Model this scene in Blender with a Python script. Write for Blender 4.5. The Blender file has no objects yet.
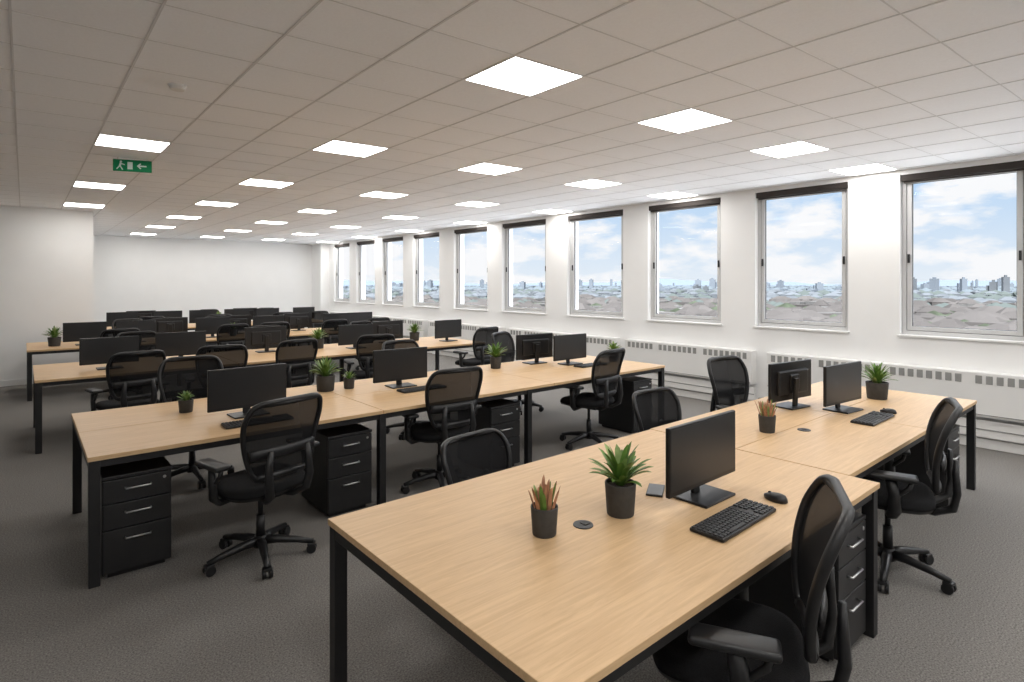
import bpy, bmesh, math, random
from mathutils import Vector, Matrix, Euler
random.seed(7)
S=bpy.context.scene
try:
    S.view_settings.view_transform='Standard'
    S.view_settings.look='None'
    S.view_settings.exposure=0.0
except Exception as e: print(e)

# ------------------------------------------------------------------ materials
def new_mat(name):
    m=bpy.data.materials.new(name); m.use_nodes=True
    nt=m.node_tree; b=nt.nodes['Principled BSDF']
    return m,nt,b
def mat(name,col,rough=0.5,metal=0.0,noise=0.0,scale=20.0,bump=0.0,spec=None,stretch=(1,1,1)):
    m,nt,b=new_mat(name)
    b.inputs['Roughness'].default_value=rough
    b.inputs['Metallic'].default_value=metal
    if spec is not None: b.inputs['Specular IOR Level'].default_value=spec
    b.inputs['Base Color'].default_value=(*col,1)
    if noise>0 or bump>0:
        tc=nt.nodes.new('ShaderNodeTexCoord'); mp=nt.nodes.new('ShaderNodeMapping')
        mp.inputs['Scale'].default_value=stretch
        nz=nt.nodes.new('ShaderNodeTexNoise'); nz.inputs['Scale'].default_value=scale; nz.inputs['Detail'].default_value=4
        nt.links.new(tc.outputs['Object'],mp.inputs['Vector']); nt.links.new(mp.outputs[0],nz.inputs['Vector'])
        if noise>0:
            cr=nt.nodes.new('ShaderNodeValToRGB')
            cr.color_ramp.elements[0].position=0.3; cr.color_ramp.elements[1].position=0.7
            cr.color_ramp.elements[0].color=(*[c*(1-noise) for c in col],1)
            cr.color_ramp.elements[1].color=(*[min(1,c*(1+noise)) for c in col],1)
            nt.links.new(nz.outputs['Fac'],cr.inputs[0]); nt.links.new(cr.outputs[0],b.inputs['Base Color'])
        if bump>0:
            bp=nt.nodes.new('ShaderNodeBump'); bp.inputs['Strength'].default_value=bump; bp.inputs['Distance'].default_value=0.01
            nt.links.new(nz.outputs['Fac'],bp.inputs['Height']); nt.links.new(bp.outputs[0],b.inputs['Normal'])
    return m
M={}
M['wall']=mat('wall_paint',(0.90,0.90,0.893),0.8,noise=0.010,scale=3)
M['ceil']=mat('ceiling_tile',(0.94,0.95,0.97),0.95,noise=0.015,scale=60,bump=0.08)
M['bar']=mat('ceiling_bar',(0.70,0.70,0.71),0.6)
M['black']=mat('black_plastic',(0.009,0.009,0.010),0.42)
M['blackmetal']=mat('black_metal',(0.008,0.008,0.009),0.5,noise=0.1,scale=30)
M['fabric']=mat('black_fabric',(0.011,0.011,0.012),0.9,noise=0.3,scale=220,bump=0.3,spec=.2)
M['pedestal']=mat('pedestal_steel',(0.010,0.010,0.011),0.42)
M['drawer']=mat('drawer_steel',(0.013,0.013,0.014),0.4)
M['silver']=mat('brushed_metal',(0.62,0.62,0.62),0.3,1.0)
M['bezel']=mat('monitor_bezel',(0.007,0.007,0.008),0.4)
M['screen']=mat('monitor_screen',(0.017,0.018,0.020),0.3)
M['key']=mat('key_plastic',(0.018,0.018,0.020),0.5)
M['pot']=mat('pot_clay_dark',(0.046,0.044,0.041),0.75,noise=0.15,scale=40)
M['soil']=mat('soil',(0.04,0.028,0.02),1,noise=0.4,scale=150)
M['leaf']=mat('leaf_green',(0.11,0.22,0.04),0.5,noise=0.4,scale=18)
M['leaf2']=mat('leaf_pale',(0.26,0.36,0.12),0.5,noise=0.3,scale=18)
M['rust']=mat('leaf_rust',(0.42,0.21,0.12),0.6,noise=0.35,scale=30)
M['white']=mat('white_metal',(0.80,0.795,0.78),0.4,noise=0.01,scale=4)
M['vent']=mat('vent_shadow',(0.28,0.28,0.27),0.7)
M['alu']=mat('window_frame',(0.58,0.58,0.58),0.4,0.0)
M['gasket']=mat('window_gasket',(0.10,0.10,0.10),0.6)
M['blind']=mat('blind_fabric',(0.040,0.032,0.028),0.8,noise=0.15,scale=20,stretch=(1,1,8))
M['green']=mat('exit_green',(0.0,0.14,0.05),0.6,spec=.2)
M['signwhite']=mat('sign_white',(0.45,0.52,0.48),0.6,spec=.2)
# carpet
m,nt,b=new_mat('carpet'); b.inputs['Roughness'].default_value=1; b.inputs['Specular IOR Level'].default_value=0.05
tc=nt.nodes.new('ShaderNodeTexCoord'); n1=nt.nodes.new('ShaderNodeTexNoise'); n1.inputs['Scale'].default_value=120; n1.inputs['Detail'].default_value=5; n1.inputs['Roughness'].default_value=.7
cr=nt.nodes.new('ShaderNodeValToRGB'); cr.color_ramp.elements[0].position=0.34; cr.color_ramp.elements[1].position=0.66
cr.color_ramp.elements[0].color=(0.095,0.090,0.084,1); cr.color_ramp.elements[1].color=(0.310,0.295,0.276,1)
nt.links.new(tc.outputs['Object'],n1.inputs['Vector']); nt.links.new(n1.outputs['Fac'],cr.inputs[0]); nt.links.new(cr.outputs[0],b.inputs['Base Color'])
M['carpet']=m
# wood
m,nt,b=new_mat('oak_laminate'); b.inputs['Roughness'].default_value=0.42; b.inputs['Specular IOR Level'].default_value=0.35
tc=nt.nodes.new('ShaderNodeTexCoord'); mp=nt.nodes.new('ShaderNodeMapping'); mp.inputs['Scale'].default_value=(1.0,16,16)
n1=nt.nodes.new('ShaderNodeTexNoise'); n1.inputs['Scale'].default_value=3.0; n1.inputs['Detail'].default_value=9; n1.inputs['Roughness'].default_value=0.70
n1.inputs['Distortion'].default_value=0.8
cr=nt.nodes.new('ShaderNodeValToRGB'); cr.color_ramp.elements[0].position=0.30; cr.color_ramp.elements[1].position=0.70
cr.color_ramp.elements[0].color=(0.545,0.355,0.190,1); cr.color_ramp.elements[1].color=(0.715,0.495,0.280,1)
nt.links.new(tc.outputs['Object'],mp.inputs[0]); nt.links.new(mp.outputs[0],n1.inputs['Vector']); nt.links.new(n1.outputs['Fac'],cr.inputs[0]); nt.links.new(cr.outputs[0],b.inputs['Base Color']); M['wood']=m
# mesh fabric (perforated)
m,nt,b=new_mat('chair_mesh_fabric'); b.inputs['Base Color'].default_value=(0.011,0.011,0.012,1); b.inputs['Roughness'].default_value=0.85; b.inputs['Specular IOR Level'].default_value=0.15
tr=nt.nodes.new('ShaderNodeBsdfTransparent'); mx=nt.nodes.new('ShaderNodeMixShader'); mx.inputs[0].default_value=0.94
nt.links.new(tr.outputs[0],mx.inputs[1]); nt.links.new(b.outputs[0],mx.inputs[2]); nt.links.new(mx.outputs[0],nt.nodes['Material Output'].inputs[0]); M['mesh']=m
# glass
m,nt,b=new_mat('window_glass'); gl=nt.nodes.new('ShaderNodeBsdfGlossy'); gl.inputs['Roughness'].default_value=0.02
tr=nt.nodes.new('ShaderNodeBsdfTransparent'); mx=nt.nodes.new('ShaderNodeMixShader'); mx.inputs[0].default_value=0.004
nt.links.new(tr.outputs[0],mx.inputs[1]); nt.links.new(gl.outputs[0],mx.inputs[2]); nt.links.new(mx.outputs[0],nt.nodes['Material Output'].inputs[0]); M['glass']=m
def emit(name,col,s):
    m=bpy.data.materials.new(name); m.use_nodes=True; nt=m.node_tree; nt.nodes.clear()
    e=nt.nodes.new('ShaderNodeEmission'); o=nt.nodes.new('ShaderNodeOutputMaterial'); e.inputs[0].default_value=(*col,1); e.inputs[1].default_value=s
    nt.links.new(e.outputs[0],o.inputs[0]); return m
M['lamp']=emit('led_diffuser',(1.0,0.975,0.94),17.5)

# ------------------------------------------------------------------ mesh builder
class MB:
    def __init__(s,name,mats):
        s.name=name; s.bm=bmesh.new(); s.mats=mats
    def mi(s,k): return s.mats.index(k)
    def merge(s,t,k,mtx=None,smooth=False):
        if mtx is not None: bmesh.ops.transform(t,matrix=mtx,verts=t.verts)
        i=s.mi(k)
        for f in t.faces: f.material_index=i; f.smooth=smooth
        me=bpy.data.meshes.new('tmp'); t.to_mesh(me); t.free(); s.bm.from_mesh(me); bpy.data.meshes.remove(me)
    def box(s,c,d,k,bev=0.0,rot=None,seg=2,smooth=False):
        t=bmesh.new(); bmesh.ops.create_cube(t,size=1)
        bmesh.ops.scale(t,vec=d,verts=t.verts)
        if bev>0: bmesh.ops.bevel(t,geom=list(t.edges),offset=min(bev,min(d)*0.49),segments=seg,affect='EDGES',profile=0.5)
        m=Matrix.Translation(c)
        if rot: m=m@Euler(rot).to_matrix().to_4x4()
        s.merge(t,k,m,smooth)
    def bx(s,x0,x1,y0,y1,z0,z1,k,bev=0): s.box(((x0+x1)/2,(y0+y1)/2,(z0+z1)/2),(x1-x0,y1-y0,z1-z0),k,bev)
    def cyl(s,p0,p1,r0,r1,k,n=16,smooth=True):
        p0=Vector(p0); p1=Vector(p1); d=p1-p0
        t=bmesh.new(); bmesh.ops.create_cone(t,cap_ends=True,segments=n,radius1=r0,radius2=r1,depth=d.length)
        q=Vector((0,0,1)).rotation_difference(d.normalized())
        m=Matrix.Translation((p0+p1)/2)@q.to_matrix().to_4x4()
        i=s.mi(k); bmesh.ops.transform(t,matrix=m,verts=t.verts)
        for f in t.faces: f.material_index=i; f.smooth=smooth and len(f.verts)==4
        me=bpy.data.meshes.new('tmp'); t.to_mesh(me); t.free(); s.bm.from_mesh(me); bpy.data.meshes.remove(me)
    def tube(s,pts,rad,k,closed=False,n=8,flat=1.0,up=Vector((1,0,0))):
        pts=[Vector(p) for p in pts]; N=len(pts)
        if not isinstance(rad,(list,tuple)): rad=[rad]*N
        t=bmesh.new(); rings=[]
        for i,p in enumerate(pts):
            a=pts[(i-1)%N] if (closed or i>0) else p; b_=pts[(i+1)%N] if (closed or i<N-1) else p
            d=(b_-a).normalized(); u=up-d*up.dot(d)
            if u.length<1e-3: u=Vector((0,1,0))-d*d.y
            u.normalize(); v=d.cross(u)
            rings.append([t.verts.new(p+u*math.cos(2*math.pi*j/n)*rad[i]*flat+v*math.sin(2*math.pi*j/n)*rad[i]) for j in range(n)])
        for i in range(N if closed else N-1):
            A=rings[i]; B=rings[(i+1)%N]
            for j in range(n): t.faces.new((A[j],A[(j+1)%n],B[(j+1)%n],B[j]))
        if not closed:
            t.faces.new(rings[0][::-1]); t.faces.new(rings[-1])
        s.merge(t,k,None,True)
    def rings(s,rings,k,cap0=True,cap1=True,smooth=True):
        t=bmesh.new(); R=[[t.verts.new(p) for p in r] for r in rings]; n=len(R[0])
        for i in range(len(R)-1):
            for j in range(n): t.faces.new((R[i][j],R[i][(j+1)%n],R[i+1][(j+1)%n],R[i+1][j]))
        if cap0: t.faces.new(R[0][::-1])
        if cap1: t.faces.new(R[-1])
        s.merge(t,k,None,smooth)
    def grid(s,f,nu,nv,k):
        t=bmesh.new(); V=[[t.verts.new(f(i/nu,j/nv)) for j in range(nv+1)] for i in range(nu+1)]
        for i in range(nu):
            for j in range(nv): t.faces.new((V[i][j],V[i+1][j],V[i+1][j+1],V[i][j+1]))
        s.merge(t,k,None,True)
    def data(s):
        me=bpy.data.meshes.new(s.name); bmesh.ops.recalc_face_normals(s.bm,faces=list(s.bm.faces)); s.bm.to_mesh(me); s.bm.free()
        for k in s.mats: me.materials.append(M[k])
        return me
    def obj(s,loc=(0,0,0)): return place(s.name,s.data(),loc)
def place(name,me,loc,rz=0,sc=(1,1,1)):
    o=bpy.data.objects.new(name,me); S.collection.objects.link(o)
    o.location=loc; o.rotation_euler=(0,0,math.radians(rz)); o.scale=sc; return o

# ------------------------------------------------------------------ room
CZ=3.01; WX=7.62; YB=18.9; Y0=-3.0; XL=-4.0
b=MB('floor',['carpet']); b.bx(XL-.3,WX+.3,Y0-.3,YB+.3,-0.2,0,'carpet'); b.obj()
b=MB('ceiling',['ceil']); b.bx(XL-.3,WX+.3,Y0-.3,YB+.3,CZ,CZ+0.25,'ceil'); b.obj()
b=MB('wall_left',['wall']); b.bx(XL-.3,XL,Y0-.3,YB+.3,0,CZ,'wall'); b.obj()
b=MB('wall_back',['wall']); b.bx(XL,WX,YB,YB+.3,0,CZ,'wall'); b.obj()
b=MB('wall_front',['wall']); b.bx(XL,WX,Y0-.3,Y0,0,CZ,'wall'); b.obj()
b=MB('wall_partition',['wall']); b.bx(XL,0.95,12.7,YB,0,CZ,'wall'); b.obj()
b=MB('wall_corner_column',['wall']); b.bx(WX-.28,WX,YB-.75,YB,0,CZ,'wall'); b.obj()
WIN=[(-2.6,-1.47),(-.86,.27),(.97,2.07),(2.61,3.77),(4.28,5.54),(6.04,7.33),(7.90,9.22),(9.72,10.99),(11.6,12.82),(13.33,14.49),(14.92,16.12),(16.6,17.74)]
SZ,HZ=1.13,2.955
b=MB('wall_right',['wall'])
b.bx(WX,WX+.3,Y0,YB,0,SZ,'wall'); b.bx(WX,WX+.3,Y0,YB,HZ,CZ,'wall')
prev=Y0
for a,c in WIN: b.bx(WX,WX+.3,prev,a,SZ,HZ,'wall'); prev=c
b.bx(WX,WX+.3,prev,YB,SZ,HZ,'wall'); b.obj()
for i,(a,c) in enumerate(WIN):
    w=MB('window_%d'%(i+1),['alu','gasket','glass','blind','black','white'])
    x=WX+.07
    f=.045
    def frame(y0,y1,z0,z1,x0,x1,t,k):
        w.bx(x0,x1,y0,y0+t,z0,z1,k,.003); w.bx(x0,x1,y1-t,y1,z0,z1,k,.003)
        w.bx(x0,x1,y0+t,y1-t,z0,z0+t,k,.003); w.bx(x0,x1,y0+t,y1-t,z1-t,z1,k,.003)
    frame(a,c,SZ,HZ,x,x+.07,f,'alu')
    frame(a+f,c-f,SZ+f,HZ-f,x+.012,x+.06,.006,'gasket')
    frame(a+f+.006,c-f-.006,SZ+f+.006,HZ-f-.006,x+.004,x+.055,.045,'alu')
    frame(a+f+.051,c-f-.051,SZ+f+.051,HZ-f-.051,x+.02,x+.045,.006,'gasket')
    w.bx(x+.03,x+.036,a+f+.05,c-f-.05,SZ+f+.05,HZ-f-.05,'glass')
    w.bx(WX+.005,WX+.065,a+.01,c-.01,HZ-.075,HZ,'blind',.008)
    w.cyl((WX+.035,a+.03,HZ-.088),(WX+.035,c-.03,HZ-.088),.010,.010,'blind',10)
    for yy in (a+.07,c-.07):
        w.box((x-.008,yy,2.0),(.02,.022,.10),'black',.004)
    w.bx(WX-.03,x+.01,a-.02,c+.02,SZ-.022,SZ+.002,'white',.004)
    w.obj()
# ceiling grid
def sk(x,y): return y-0.07*(x-4.8)
g=MB('ceiling_grid_trim',['bar'])
TX,TY=.54,.5
x=2.11-TX*11
gx=[]
while x<WX:
    if x>XL: gx.append(x); g.bx(x-.006,x+.006,Y0,YB,CZ-.003,CZ,'bar')
    x+=TX
t=bmesh.new()
k=-20
while True:
    yc=2.5+TY/2+TY*k
    if yc>YB+1: break
    for (xa,xb) in zip([XL]+gx,gx+[WX]):
        ya,yb=sk(xa,yc),sk(xb,yc)
        if min(ya,yb)<Y0+.02 or max(ya,yb)>YB-.02: continue
        h=.0035; z0,z1=CZ-.002,CZ
        v=[t.verts.new(p) for p in ((xa,ya-h,z0),(xb,yb-h,z0),(xb,yb+h,z0),(xa,ya+h,z0),(xa,ya-h,z1),(xb,yb-h,z1),(xb,yb+h,z1),(xa,ya+h,z1))]
        for q in ((0,3,2,1),(0,1,5,4),(2,3,7,6)): t.faces.new([v[i] for i in q])
    k+=1
g.merge(t,'bar'); g.obj()
def lightpanel(xc,yc):
    o=MB('ceiling_light_panel',['lamp','white'])
    hx,hy=TX/2-.012,TY/2-.010
    t=bmesh.new()
    P=[(xx,sk(xc+xx,yy)-sk(xc,0)) for xx,yy in ((-hx,-hy),(hx,-hy),(hx,hy),(-hx,hy))]
    v=[t.verts.new((p[0],p[1],-.006)) for p in P]; t.faces.new(v[::-1])
    o.merge(t,'lamp')
    t=bmesh.new(); v=[t.verts.new((p[0],p[1],-.006)) for p in P]; u=[t.verts.new((p[0],p[1],0)) for p in P]
    for i in range(4): t.faces.new((v[i],v[(i+1)%4],u[(i+1)%4],u[i]))
    t.faces.new(u); o.merge(t,'white')
    o.obj((xc,sk(xc,yc),CZ))
for r in range(-1,7):  # first row is out of view, added as room fill
    for c_ in range(1,5): lightpanel(2.38+1.62*(c_-1),2.5+2.5*r)
for c_ in (-1,0,1,2,3): lightpanel(2.38+1.62*(c_-1),-2.0)  # unseen panels behind the camera, added to brighten the room
for kk in (-5,7,13,18): lightpanel(2.38-1.62,2.5+TY*kk)  # first of these is an added fill panel, out of view
lightpanel(2.38-3.24,0.0)  # another unseen fill panel, added for its light
# skirting / radiators
b=MB('baseboard_right',['white']); b.bx(WX-.03,WX,Y0,YB-.75,0,.10,'white',.004); b.obj()
b=MB('baseboard_back',['white']); b.bx(.95,WX-.28,YB-.02,YB,0,.10,'white',.004); b.obj()
b=MB('baseboard_partition',['white']); b.bx(XL,.95,12.68,12.7,0,.10,'white',.004); b.obj()
def radiator(y0,y1):
    o=MB('wall_radiator',['white','vent','alu'])
    x0=WX-.14
    o.bx(x0,WX-.001,y0,y1,.34,.80,'white',.01)
    o.bx(x0-.006,x0+.02,y0+.02,y1-.02,.36,.37,'vent')
    n=int((y1-y0-.1)/.085)
    for i in range(n):
        if i%9==8: continue
        yy=y0+.07+i*.085
        o.box((x0-.001,yy+.03,.725),(.008,.055,.085),'vent',.003)
    o.bx(WX-.08,WX-.001,y0,y1,.12,.30,'white',.008)
    o.bx(WX-.088,WX-.07,y0,y1,.20,.21,'vent')
    for yy in (y0+.2,y1-.2): o.bx(WX-.10,WX-.02,yy,yy+.05,.0,.34,'white')
    o.obj()
for (a,c) in ((-2.4,.6),(.64,3.55),(3.75,5.9),(6.1,8.9),(9.1,11.9),(12.1,14.9),(15.1,17.8)): radiator(a,c)

# ------------------------------------------------------------------ chair
def chair_data():
    o=MB('office_chair',['black','fabric','mesh','blackmetal'])
    for i in range(5):
        a=math.radians(90+72*i+12); ca,sa=math.cos(a),math.sin(a)
        P=lambda r,z:(r*ca,r*sa,z)
        o.tube([P(.02,.105),P(.10,.105),P(.22,.088),P(.315,.068)],[.030,.027,.021,.016],'black',flat=1.0,n=8,up=Vector((-sa,ca,0)))
        o.cyl(P(.305,.045),P(.305,.08),.010,.010,'black',8)
        ta=Vector((-sa,ca,0)); c=Vector(P(.305,.029))
        o.cyl(c-ta*.028,c-ta*.008,.029,.029,'black',14); o.cyl(c+ta*.008,c+ta*.028,.029,.029,'black',14)
        o.box(c+Vector((0,0,.026)),(.05,.052,.018),'black',.006,rot=(0,0,a))
    o.cyl((0,0,.07),(0,0,.14),.042,.036,'black'); o.cyl((0,0,.13),(0,0,.27),.027,.025,'black'); o.cyl((0,0,.26),(0,0,.41),.015,.015,'blackmetal')
    o.box((0,-.02,.418),(.17,.26,.045),'black',.015)
    o.cyl((.08,.04,.42),(.21,.04,.415),.006,.006,'black',8)
    def ring(z,s,n=40,e=3.4,dz=0):
        r=[]
        for j in range(n):
            a=2*math.pi*j/n; c_,s_=math.cos(a),math.sin(a)
            x=.255*s*math.copysign(abs(c_)**(2/e),c_); y=.245*s*math.copysign(abs(s_)**(2/e),s_)+.02
            zz=z-max(0,y-.14)**2*1.6
            r.append((x,y,zz))
        return r
    o.rings([ring(.432,.86),ring(.440,.97),ring(.458,1.0)],'black',cap1=False)
    o.rings([ring(.456,.99),ring(.470,1.01),ring(.488,1.0),ring(.503,.95),ring(.510,.86),ring(.508,.6),ring(.503,.3),ring(.501,.05)],'fabric')
    zb,zt=.555,1.03
    def W(v):
        base=.175+.075*math.sin(math.pi*.5*min(1,v*1.25))-.02*max(0,v-.75)/.25
        return base*max(0,(1-abs(2*v-1)**7))**(1/7) if 0<v<1 else 0
    def Y(v,x): return -.235-.10*v+.030*math.sin(math.pi*v) + .60*x*x
    def pt(s_,v):
        x=W(v)*s_; return Vector((x,Y(v,x),zb+(zt-zb)*v))
    def vv(q): return .5-.5*math.cos(math.pi*q)
    o.grid(lambda u,q: pt(2*u-1,.002+.996*vv(q)),14,24,'mesh')
    loop=[]
    N=30
    for i in range(N+1): loop.append(pt(1,.0012+.9976*vv(i/N)))
    for i in range(N,-1,-1): loop.append(pt(-1,.0012+.9976*vv(i/N)))
    o.tube(loop,.0155,'black',closed=True,n=8,flat=1.15,up=Vector((0,1,0)))
    for v_,rr in ((.04,.020),(.972,.015)):
        o.tube([pt(s_/8,v_) for s_ in range(-8,9)],rr,'black',n=8,up=Vector((0,0,1)))
    o.tube([pt(s_/6*.95,.34)+Vector((0,-.024,0)) for s_ in range(-6,7)],.012,'black',n=8,flat=2.8,up=Vector((0,0,1)))
    for sx in (-1,1):
        o.tube([(sx*.05,-.10,.42),(sx*.09,-.22,.425),(sx*.12,-.30,.47),(sx*.135,-.315,.56),(sx*.13,-.31,.66),(sx*.12,-.31,.74)],[.018,.020,.021,.020,.017,.012],'black',n=8,flat=1.4)
        o.tube([(sx*.16,-.0,.425),(sx*.27,-.01,.425),(sx*.305,-.02,.46),(sx*.31,-.02,.55),(sx*.305,.0,.645)],[.016,.021,.023,.021,.018],'black',n=8,flat=1.5,up=Vector((0,1,0)))
        o.tube([(sx*.305,.0,.52),(sx*.305,-.09,.60),(sx*.30,-.10,.64)],[.013,.013,.013],'black',n=8,up=Vector((1,0,0)))
        o.box((sx*.30,.0,.652),(.095,.26,.030),'black',.014,seg=3,smooth=True)
    return o.data()
CH=chair_data()
def chair(x,y,rz,sz=1.0): place('office_chair',CH,(x,y,0),rz,(1,1,sz))

# ------------------------------------------------------------------ monitor / keyboard / mouse
def monitor_data():
    o=MB('computer_monitor',['bezel','screen','black'])
    o.box((0,.0,.006),(.25,.19,.012),'black',.005)
    o.box((0,.045,.12),(.055,.018,.225),'black',.005,rot=(math.radians(-4),0,0))
    o.box((0,.03,.2),(.12,.03,.12),'bezel',.008)
    o.box((0,0,.207),(.56,.022,.300),'bezel',.005)
    o.box((0,.018,.200),(.40,.03,.19),'bezel',.012)
    o.box((0,-.0108,.213),(.540,.003,.268),'screen')
    return o.data()
MO=monitor_data()
def monitor(x,y,rz=0): place('computer_monitor',MO,(x,y,.74),rz)
def keyboard_data():
    o=MB('keyboard',['black','key'])
    o.box((0,0,.009),(.45,.145,.014),'black',.004)
    o.box((0,.05,.006),(.44,.03,.012),'black',.003)
    for r in range(6):
        y=.058-r*.0225
        for c in range(20):
            if c in (14,): continue
            if c in (15,) and r in (3,): continue
            x=-.212+c*.0223
            if r==5 and 3<=c<=8:
                if c==5: o.box((x+.01,y,.018),(.125,.018,.007),'key',.002,seg=1)
                continue
            o.box((x,y,.018),(.0185,.018,.007),'key',.002,seg=1)
    return o.data()
KB=keyboard_data()
def keyboard(x,y,rz=0): place('keyboard',KB,(x,y,.74),rz)
def mouse_data():
    o=MB('computer_mouse',['black','key'])
    R=[]
    for z,s_ in ((0,.92),(.006,1),(.016,.97),(.025,.82),(.031,.55),(.034,.2)):
        R.append([(.032*s_*math.cos(a)*(1-.12*math.sin(a)),.056*s_*math.sin(a),z-(.006*(math.sin(a))*s_ if z>.02 else 0)) for a in [2*math.pi*j/24 for j in range(24)]])
    o.rings(R,'black')
    o.cyl((-.004,.028,.027),(.004,.028,.027),.007,.007,'key',10)
    return o.data()
MS=mouse_data()
def mouse(x,y,rz=0): place('computer_mouse',MS,(x,y,.74),rz)

# ------------------------------------------------------------------ plants
def pot(o,r,h):
    n=28; C=lambda rr,z:[(rr*math.cos(2*math.pi*j/n),rr*math.sin(2*math.pi*j/n),z) for j in range(n)]
    o.rings([C(r*.84,0),C(r*.87,.004),C(r,h-.004),C(r*.99,h),C(r*.90,h),C(r*.88,h-.015)],'pot',cap1=False)
    o.rings([C(r*.885,h-.016),C(r*.3,h-.010)],'soil',cap0=False)
def leaf(o,base,az,length,width,lean,curve,k):
    ca,sa=math.cos(az),math.sin(az); side=Vector((-sa,ca,0)); N=7; ang=lean; p=Vector(base); pts=[]
    for i in range(N+1):
        pts.append(p.copy()); st=length/N
        p=p+Vector((ca*math.sin(ang),sa*math.sin(ang),math.cos(ang)))*st; ang+=curve/N
    t=bmesh.new(); rows=[]
    for i,q in enumerate(pts):
        u=i/N; w=width*(.55+.9*u)*(1-u)**.55*1.1 if u<1 else .0005
        if i==N: w=.0008
        rows.append([t.verts.new(q-side*w*.5+Vector((0,0,w*.22))),t.verts.new(q),t.verts.new(q+side*w*.5+Vector((0,0,w*.22)))])
    for i in range(N):
        for j in range(2): t.faces.new((rows[i][j],rows[i][j+1],rows[i+1][j+1],rows[i+1][j]))
    o.merge(t,k,None,True)
def aloe_data(name,r,h,L,n,seed,wf=.24):
    rd=random.Random(seed); o=MB(name,['pot','soil','leaf','leaf2']); pot(o,r,h)
    for i in range(n):
        u=i/n; az=i*2.399+rd.uniform(-.3,.3)
        lean=.12+1.0*u+rd.uniform(-.12,.12); l=L*(1.0-.22*u)*rd.uniform(.8,1.1)
        b0=(math.cos(az)*r*.25*u,math.sin(az)*r*.25*u,h-.014)
        leaf(o,b0,az,l,L*wf*rd.uniform(.8,1.15),lean*.75,.4+.6*u,'leaf2' if i%4==3 else 'leaf')
    return o.data()
def succ_data(name,r,h,L,n,seed):
    rd=random.Random(seed); o=MB(name,['pot','soil','leaf','leaf2','rust']); pot(o,r,h)
    for i in range(n):
        az=i*2.399; u=(i+.5)/n; rr=r*.75*math.sqrt(u)
        leaf(o,(math.cos(az)*rr,math.sin(az)*rr,h-.015),az+rd.uniform(-.5,.5),L*rd.uniform(.7,1.1),L*.20,.05+.30*u,.1,rd.choice(['rust','rust','rust','leaf2','leaf']))
    return o.data()
AL1=aloe_data('potted_aloe',.066,.135,.185,38,1)
AL2=aloe_data('potted_aloe',.062,.125,.15,28,2)
AL3=aloe_data('potted_fern',.085,.14,.19,60,3,.15)
SU1=succ_data('potted_succulent',.054,.110,.110,26,4)
SU2=aloe_data('potted_succulent',.052,.095,.09,26,6)
def put(name,me,x,y,rz=0): place(name,me,(x,y,.74),rz)

# ------------------------------------------------------------------ pedestal
def ped_data():
    o=MB('drawer_pedestal',['pedestal','drawer','silver','black'])
    w,d,h=.35,.52,.60
    o.bx(-w/2,w/2,-d/2+.02,d/2,.03,h,'pedestal',.004)
    o.bx(-w/2+.03,w/2-.03,-d/2+.05,d/2-.03,0,.04,'black')
    for z0,z1 in ((.04,.285),(.292,.435),(.442,.575)):
        o.bx(-w/2+.004,w/2-.004,-d/2,-d/2+.022,z0,z1,'drawer',.003)
        zc=z1-.055
        o.tube([(-.065,-d/2+.002,zc),(-.062,-d/2-.02,zc),(.062,-d/2-.02,zc),(.065,-d/2+.002,zc)],.0055,'silver',n=8,up=Vector((0,0,1)))
    o.bx(-w/2,w/2,-d/2+.0,d/2,.58,h,'pedestal',.003)
    o.cyl((w/2-.04,-d/2-.003,.545),(w/2-.04,-d/2+.004,.545),.009,.009,'silver',12)
    return o.data()
PD=ped_data()
def ped(x,y,rz=0): place('drawer_pedestal',PD,(x,y,0),rz)

# ------------------------------------------------------------------ desks
def desk(x0,x1,y0,y1,legs,xs=(),ymid=True,grom=()):
    o=MB('bench_desk',['wood','blackmetal','black'])
    H=.74; th=.026; g=.0025
    ex=[x0]+list(xs)+[x1]; ey=[y0,(y0+y1)/2,y1] if ymid else [y0,y1]
    for i in range(len(ex)-1):
        for j in range(len(ey)-1):
            a=ex[i]+(g if i else 0); b_=ex[i+1]-(g if i<len(ex)-2 else 0); c=ey[j]+(g if j else 0); d=ey[j+1]-(g if j<len(ey)-2 else 0)
            o.bx(a,b_,c,d,H-th,H,'wood',.002)
    L=.055
    for lx in legs:
        for ly in (y0+.005,y1-.005-L): o.bx(lx,lx+L,ly,ly+L,0,H-th,'blackmetal',.003)
        o.bx(lx,lx+L,y0+.005+L,y1-.005-L,H-th-.045,H-th,'blackmetal',.003)
    a=legs[0]+L; b_=legs[-1]
    for yy in (y0+.012,y1-.012-.03,(y0+y1)/2-.015): o.bx(a,b_,yy,yy+.03,H-th-.04,H-th-.0005,'blackmetal')
    for gx_,gy_ in grom:
        o.cyl((gx_,gy_,H-.002),(gx_,gy_,H+.004),.042,.040,'black',24); o.box((gx_+.012,gy_,H+.005),(.03,.03,.003),'blackmetal')
    return o.obj()
desk(.96,3.19,.95,2.30,[.965,3.12],(),False,[(1.72,1.566)])
desk(3.20,6.04,1.09,2.31,[3.215,5.98],(4.62,),True,[(3.95,1.62)])
desk(.27,5.80,3.97,5.40,[.275,2.07,3.60,5.74],(2.10,3.95))
desk(.08,5.80,7.45,8.88,[.085,2.0,3.9,5.74],(1.99,3.9))
desk(.03,5.80,10.85,12.25,[.035,1.95,3.85,5.74],(1.95,3.87))
desk(1.25,6.00,14.2,15.6,[1.255,2.9,4.5,5.94],(2.85,4.43))

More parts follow.
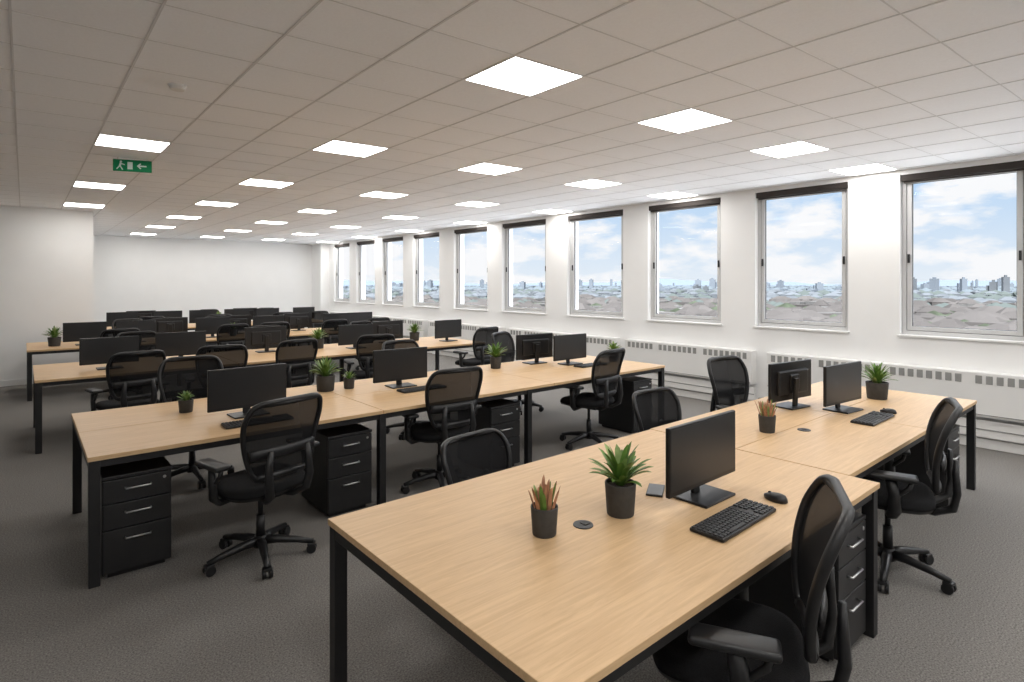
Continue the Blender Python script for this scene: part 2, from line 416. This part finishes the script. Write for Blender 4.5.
# bench 1 things
put('potted_succulent',SU1,1.545,1.61)
put('potted_aloe',AL1,1.925,1.54)
monitor(2.37,1.42,0); keyboard(2.22,1.185,1); mouse(2.575,1.18,-8)
o=MB('smartphone',['black','screen']); o.box((0,0,.0045),(.075,.15,.009),'black',.003); o.box((0,0,.0092),(.068,.14,.0006),'screen'); place('smartphone',o.data(),(2.26,1.60,.74),-60)
put('potted_succulent',SU1,3.72,1.76,60)
monitor(4.80,1.68,-6); monitor(4.62,2.0,172); keyboard(4.62,1.42,0); mouse(4.95,1.42)
put('potted_fern',AL3,5.5,1.66)
chair(1.87,1.0,28); chair(3.93,1.13,18)
chair(2.03,2.40,186,.80); chair(3.72,2.38,176,.85); chair(4.85,2.42,172)
ped(2.92,1.24); ped(5.44,1.38)
# bench 2
ped(.515,4.27); ped(1.85,4.27); ped(3.36,4.27); ped(5.42,4.27)
chair(1.13,3.75,14); chair(2.67,4.06,-4); chair(4.57,4.08,6)
chair(1.12,5.62,170); chair(3.4,5.7,184); chair(5.1,5.8,200)
put('potted_succulent',SU2,.935,4.9)
monitor(1.27,4.50,3); keyboard(1.25,4.2)
put('potted_aloe',AL3,2.087,5.05); put('potted_succulent',SU2,2.30,5.02,40)
monitor(2.72,4.80,-3); keyboard(2.78,4.52); put('potted_aloe',AL1,4.12,5.1,30)
monitor(4.75,5.12,175); monitor(5.02,4.78,0); keyboard(5.1,4.52); put('potted_aloe',AL2,5.62,4.6)
# bench 3
for x,y,r in ((.82,7.05,10),(1.70,7.12,-8),(2.50,7.2,5),(3.62,7.2,-12),(5.4,7.22,8)): chair(x,y,r)
for x,y,r in ((1.2,9.15,180),(2.9,9.2,170),(4.6,9.15,190)): chair(x,y,r)
for x,y,r in ((.75,7.98,0),(1.52,8.25,-4),(3.80,8.05,0),(5.45,8.02,4),(2.62,8.45,178),(4.55,8.45,182)): monitor(x,y,r)
put('potted_aloe',AL3,3.36,8.4); put('potted_fern',AL3,5.05,8.45,50)
# bench 4
for x,r in ((1.1,0),(2.62,8),(3.35,-6),(4.4,4),(5.3,0)): chair(x,10.5,r)
for x,r in ((1.5,180),(3.0,175),(4.6,186)): chair(x,12.6,r)
for x,y,r in ((.74,11.3,0),(1.42,11.3,4),(2.6,11.35,0),(3.55,11.3,-4),(4.9,11.3,0),(5.45,11.35,0),(2.0,11.8,180),(3.1,11.8,180),(4.3,11.8,180)): monitor(x,y,r)
put('potted_fern',AL3,.36,11.35); put('potted_aloe',AL2,2.95,11.4)
# bench 5
for x in (2.0,3.3,4.6,5.5): chair(x,13.9,random.uniform(-12,12))
for x in (2.2,3.6,5.0): chair(x,15.95,180+random.uniform(-12,12))
for x,y,r in ((1.6,14.7,0),(2.45,14.7,0),(3.15,14.7,0),(3.9,14.75,0),(4.6,14.7,3),(5.5,14.7,0),(2.0,15.15,180),(4.2,15.15,180)): monitor(x,y,r)
put('potted_fern',AL3,3.5,14.8)

# exit sign
o=MB('exit_sign',['green','signwhite','alu'])
o.box((0,0,-.085),(.34,.02,.12),'green',.003)
for sx in (-.13,.13): o.cyl((sx,0,-.03),(sx,0,0),.004,.004,'alu',8)
for sy in (-1,1):
    y=sy*.0106
    o.cyl((-.10,y-.0005,-.048),(-.10,y+.0005,-.048),.010,.010,'signwhite',12)
    o.box((-.105,y,-.078),(.018,.001,.042),'signwhite',rot=(0,math.radians(15),0))
    o.box((-.085,y,-.072),(.04,.001,.009),'signwhite',rot=(0,math.radians(20),0))
    o.box((-.095,y,-.112),(.010,.001,.042),'signwhite',rot=(0,math.radians(-30),0))
    o.box((-.125,y,-.110),(.010,.001,.040),'signwhite',rot=(0,math.radians(40),0))
    o.box((-.02,y,-.085),(.045,.001,.075),'signwhite')
    o.box((.09,y,-.085),(.07,.001,.014),'signwhite')
    o.box((.060,y,-.073),(.042,.001,.012),'signwhite',rot=(0,math.radians(-45),0))
    o.box((.060,y,-.097),(.042,.001,.012),'signwhite',rot=(0,math.radians(45),0))
place('exit_sign',o.data(),(.85,7.0,CZ),-20)
o=MB('smoke_detector',['white']); o.cyl((0,0,-.03),(0,0,0),.04,.055,'white',20); place('smoke_detector',o.data(),(.76,4.25,CZ))

# ------------------------------------------------------------------ outside
GZ=-24
q=.60
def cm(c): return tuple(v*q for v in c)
M['ground']=mat('distant_ground',cm((0.080,0.092,0.088)),1,noise=0.25,scale=0.01,spec=0)  # distance haze mixed into the ground colour
M['bounce']=mat('bounce_slab_pale',(0.52,0.52,0.52),1,noise=0.03,scale=1)  # pale surface of the added daylight reflector
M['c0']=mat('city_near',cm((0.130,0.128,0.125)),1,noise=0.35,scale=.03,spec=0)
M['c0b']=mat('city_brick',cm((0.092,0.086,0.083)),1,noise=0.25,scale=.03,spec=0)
M['c1']=mat('city_mid_hazed',cm((0.118,0.130,0.143)),1,noise=0.22,scale=.02,spec=0); M['c2']=mat('city_far_hazed',cm((0.158,0.182,0.212)),1,noise=0.08,scale=.01,spec=0)  # aerial haze painted into the colours, paler and bluer with distance
M['tree0']=mat('tree_near',cm((0.062,0.074,0.053)),1,noise=.35,scale=.2,spec=0); M['tree1']=mat('tree_mid_hazed',cm((0.086,0.101,0.097)),1,spec=0); M['tree2']=mat('tree_far_hazed',cm((0.118,0.140,0.156)),1,spec=0)  # mid and far trees carry the haze in their colour
M['hill']=mat('distant_hills',cm((0.150,0.182,0.222)),1,spec=0)  # bluish haze painted into the hill colour
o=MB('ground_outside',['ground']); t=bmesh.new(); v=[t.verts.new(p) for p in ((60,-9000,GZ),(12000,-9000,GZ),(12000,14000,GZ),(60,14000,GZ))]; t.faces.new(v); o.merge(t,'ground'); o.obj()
o=MB('daylight_bounce_slab',['bounce']); o.bx(12,58,-20,60,-3.6,-3.2,'bounce'); o.obj()  # unseen slab below the sills, added to bounce daylight onto the ceiling
o=MB('distant_hills',['hill']); t=bmesh.new(); pv=None
for i in range(121):
    a=math.radians(-12+i*1.0); R=6500
    hh=GZ+38+22*math.sin(i*.21)+12*math.sin(i*.57+1)+5*math.sin(i*1.7)
    p=[t.verts.new((math.sin(a)*(R-900),math.cos(a)*(R-900),GZ)),t.verts.new((math.sin(a)*R,math.cos(a)*R,hh))]
    if pv: t.faces.new((pv[0],p[0],p[1],pv[1]))
    pv=p
o.merge(t,'hill',None,True); o.obj()
o=MB('city_skyline',['c0','c0b','c1','c2','tree0','tree1','tree2']); rd=random.Random(41)
T={k:bmesh.new() for k in o.mats}
def bld(key,x,y,dp,w,h,Rz,z=GZ):
    bmesh.ops.create_cube(T[key],size=1,matrix=Matrix.Translation((x,y,z+h/2))@Rz@Matrix.Diagonal((dp,w,h,1)))
for i in range(5200):
    d=170*(26**rd.random()); a=math.radians(rd.uniform(-5,98))
    x=math.sin(a)*d+20; y=math.cos(a)*d
    if x<62: continue
    tall=rd.random()<.055 and d>1300
    h=rd.uniform(5,11)
    w=rd.uniform(7,20)*(1+d/5000); dp=rd.uniform(8,16)
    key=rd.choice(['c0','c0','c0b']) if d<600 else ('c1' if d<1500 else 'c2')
    Rz=Matrix.Rotation(rd.uniform(0,3.1),4,'Z')
    if tall:
        h+=rd.uniform(12,34)*(.55+d/5000); w=rd.uniform(9,24); dp=w*rd.uniform(.5,.9)
        bld(key,x,y,dp*.4,w*.4,3.5,Rz,GZ+h)          # plant room on the roof
        if rd.random()<.5: bld(key,x+w*.7,y+w*.7,dp*.9,w*.7,h*rd.uniform(.5,.8),Rz)
    bld(key,x,y,dp,w,h,Rz)
    if not tall and d<1600 and rd.random()<.5:
        bmesh.ops.create_cone(T['c0b' if d<600 else 'c1'],cap_ends=True,segments=4,radius1=.72,radius2=.2,depth=1,matrix=Matrix.Translation((x,y,GZ+h+1.6))@Rz@Matrix.Diagonal((dp,w,3.2,1))@Matrix.Rotation(math.pi/4,4,'Z'))
for i in range(3000):
    d=120*(24**rd.random()); a=math.radians(rd.uniform(-5,98)); r=rd.uniform(3,6.5)*(1+d/2200)
    if math.sin(a)*d<50: continue
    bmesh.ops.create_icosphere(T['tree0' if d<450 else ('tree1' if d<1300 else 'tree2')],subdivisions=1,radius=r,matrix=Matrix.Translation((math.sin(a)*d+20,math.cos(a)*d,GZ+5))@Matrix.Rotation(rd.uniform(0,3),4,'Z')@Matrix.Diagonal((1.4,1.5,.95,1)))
for k in o.mats: o.merge(T[k],k)
o.obj()

# ------------------------------------------------------------------ world
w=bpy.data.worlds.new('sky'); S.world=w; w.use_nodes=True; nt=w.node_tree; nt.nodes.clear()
N=nt.nodes.new; Lk=nt.links.new
tc=N('ShaderNodeTexCoord'); sep=N('ShaderNodeSeparateXYZ'); Lk(tc.outputs['Generated'],sep.inputs[0])
gr=N('ShaderNodeValToRGB'); e=gr.color_ramp.elements; e[0].position=0.0; e[0].color=(0.80,0.87,0.94,1); e[1].position=.5; e[1].color=(0.66,0.76,0.92,1)
e2=gr.color_ramp.elements.new(.14); e2.color=(0.50,0.69,0.92,1)
Lk(sep.outputs['Z'],gr.inputs[0])
mp=N('ShaderNodeMapping'); mp.inputs['Scale'].default_value=(1,1,2.6); mp.inputs['Location'].default_value=(.3,.1,0); Lk(tc.outputs['Generated'],mp.inputs[0])
nz=N('ShaderNodeTexNoise'); nz.inputs['Scale'].default_value=7.5; nz.inputs['Detail'].default_value=10; nz.inputs['Roughness'].default_value=.55; Lk(mp.outputs[0],nz.inputs['Vector'])
cr=N('ShaderNodeValToRGB'); cr.color_ramp.elements[0].position=.43; cr.color_ramp.elements[1].position=.54; Lk(nz.outputs['Fac'],cr.inputs[0])
mx=N('ShaderNodeMixRGB'); Lk(cr.outputs[0],mx.inputs[0]); Lk(gr.outputs[0],mx.inputs[1]); mx.inputs[2].default_value=(0.95,0.96,0.98,1)
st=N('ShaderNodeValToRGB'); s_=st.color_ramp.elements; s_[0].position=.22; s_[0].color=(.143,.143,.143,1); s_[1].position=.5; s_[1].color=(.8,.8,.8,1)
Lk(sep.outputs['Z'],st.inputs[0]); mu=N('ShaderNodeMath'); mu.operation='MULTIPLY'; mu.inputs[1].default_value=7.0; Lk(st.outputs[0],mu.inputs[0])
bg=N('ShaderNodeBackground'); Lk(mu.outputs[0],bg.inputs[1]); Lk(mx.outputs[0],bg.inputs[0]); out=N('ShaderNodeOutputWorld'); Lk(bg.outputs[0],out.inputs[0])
sl=bpy.data.lights.new('sun','SUN'); sl.energy=18; sl.angle=.03; so=bpy.data.objects.new('sun',sl); S.collection.objects.link(so)
so.rotation_euler=Vector((.60,.28,-.75)).to_track_quat('-Z','Y').to_euler()

# ------------------------------------------------------------------ camera
cd=bpy.data.cameras.new('camera'); co=bpy.data.objects.new('camera',cd); S.collection.objects.link(co)
co.location=(0,0,1.72); co.rotation_euler=(math.radians(90),0,math.radians(-40.57))
cd.sensor_width=36; cd.lens=20.04; cd.shift_y=-58/1024; cd.clip_start=.05; cd.clip_end=20000
S.camera=co
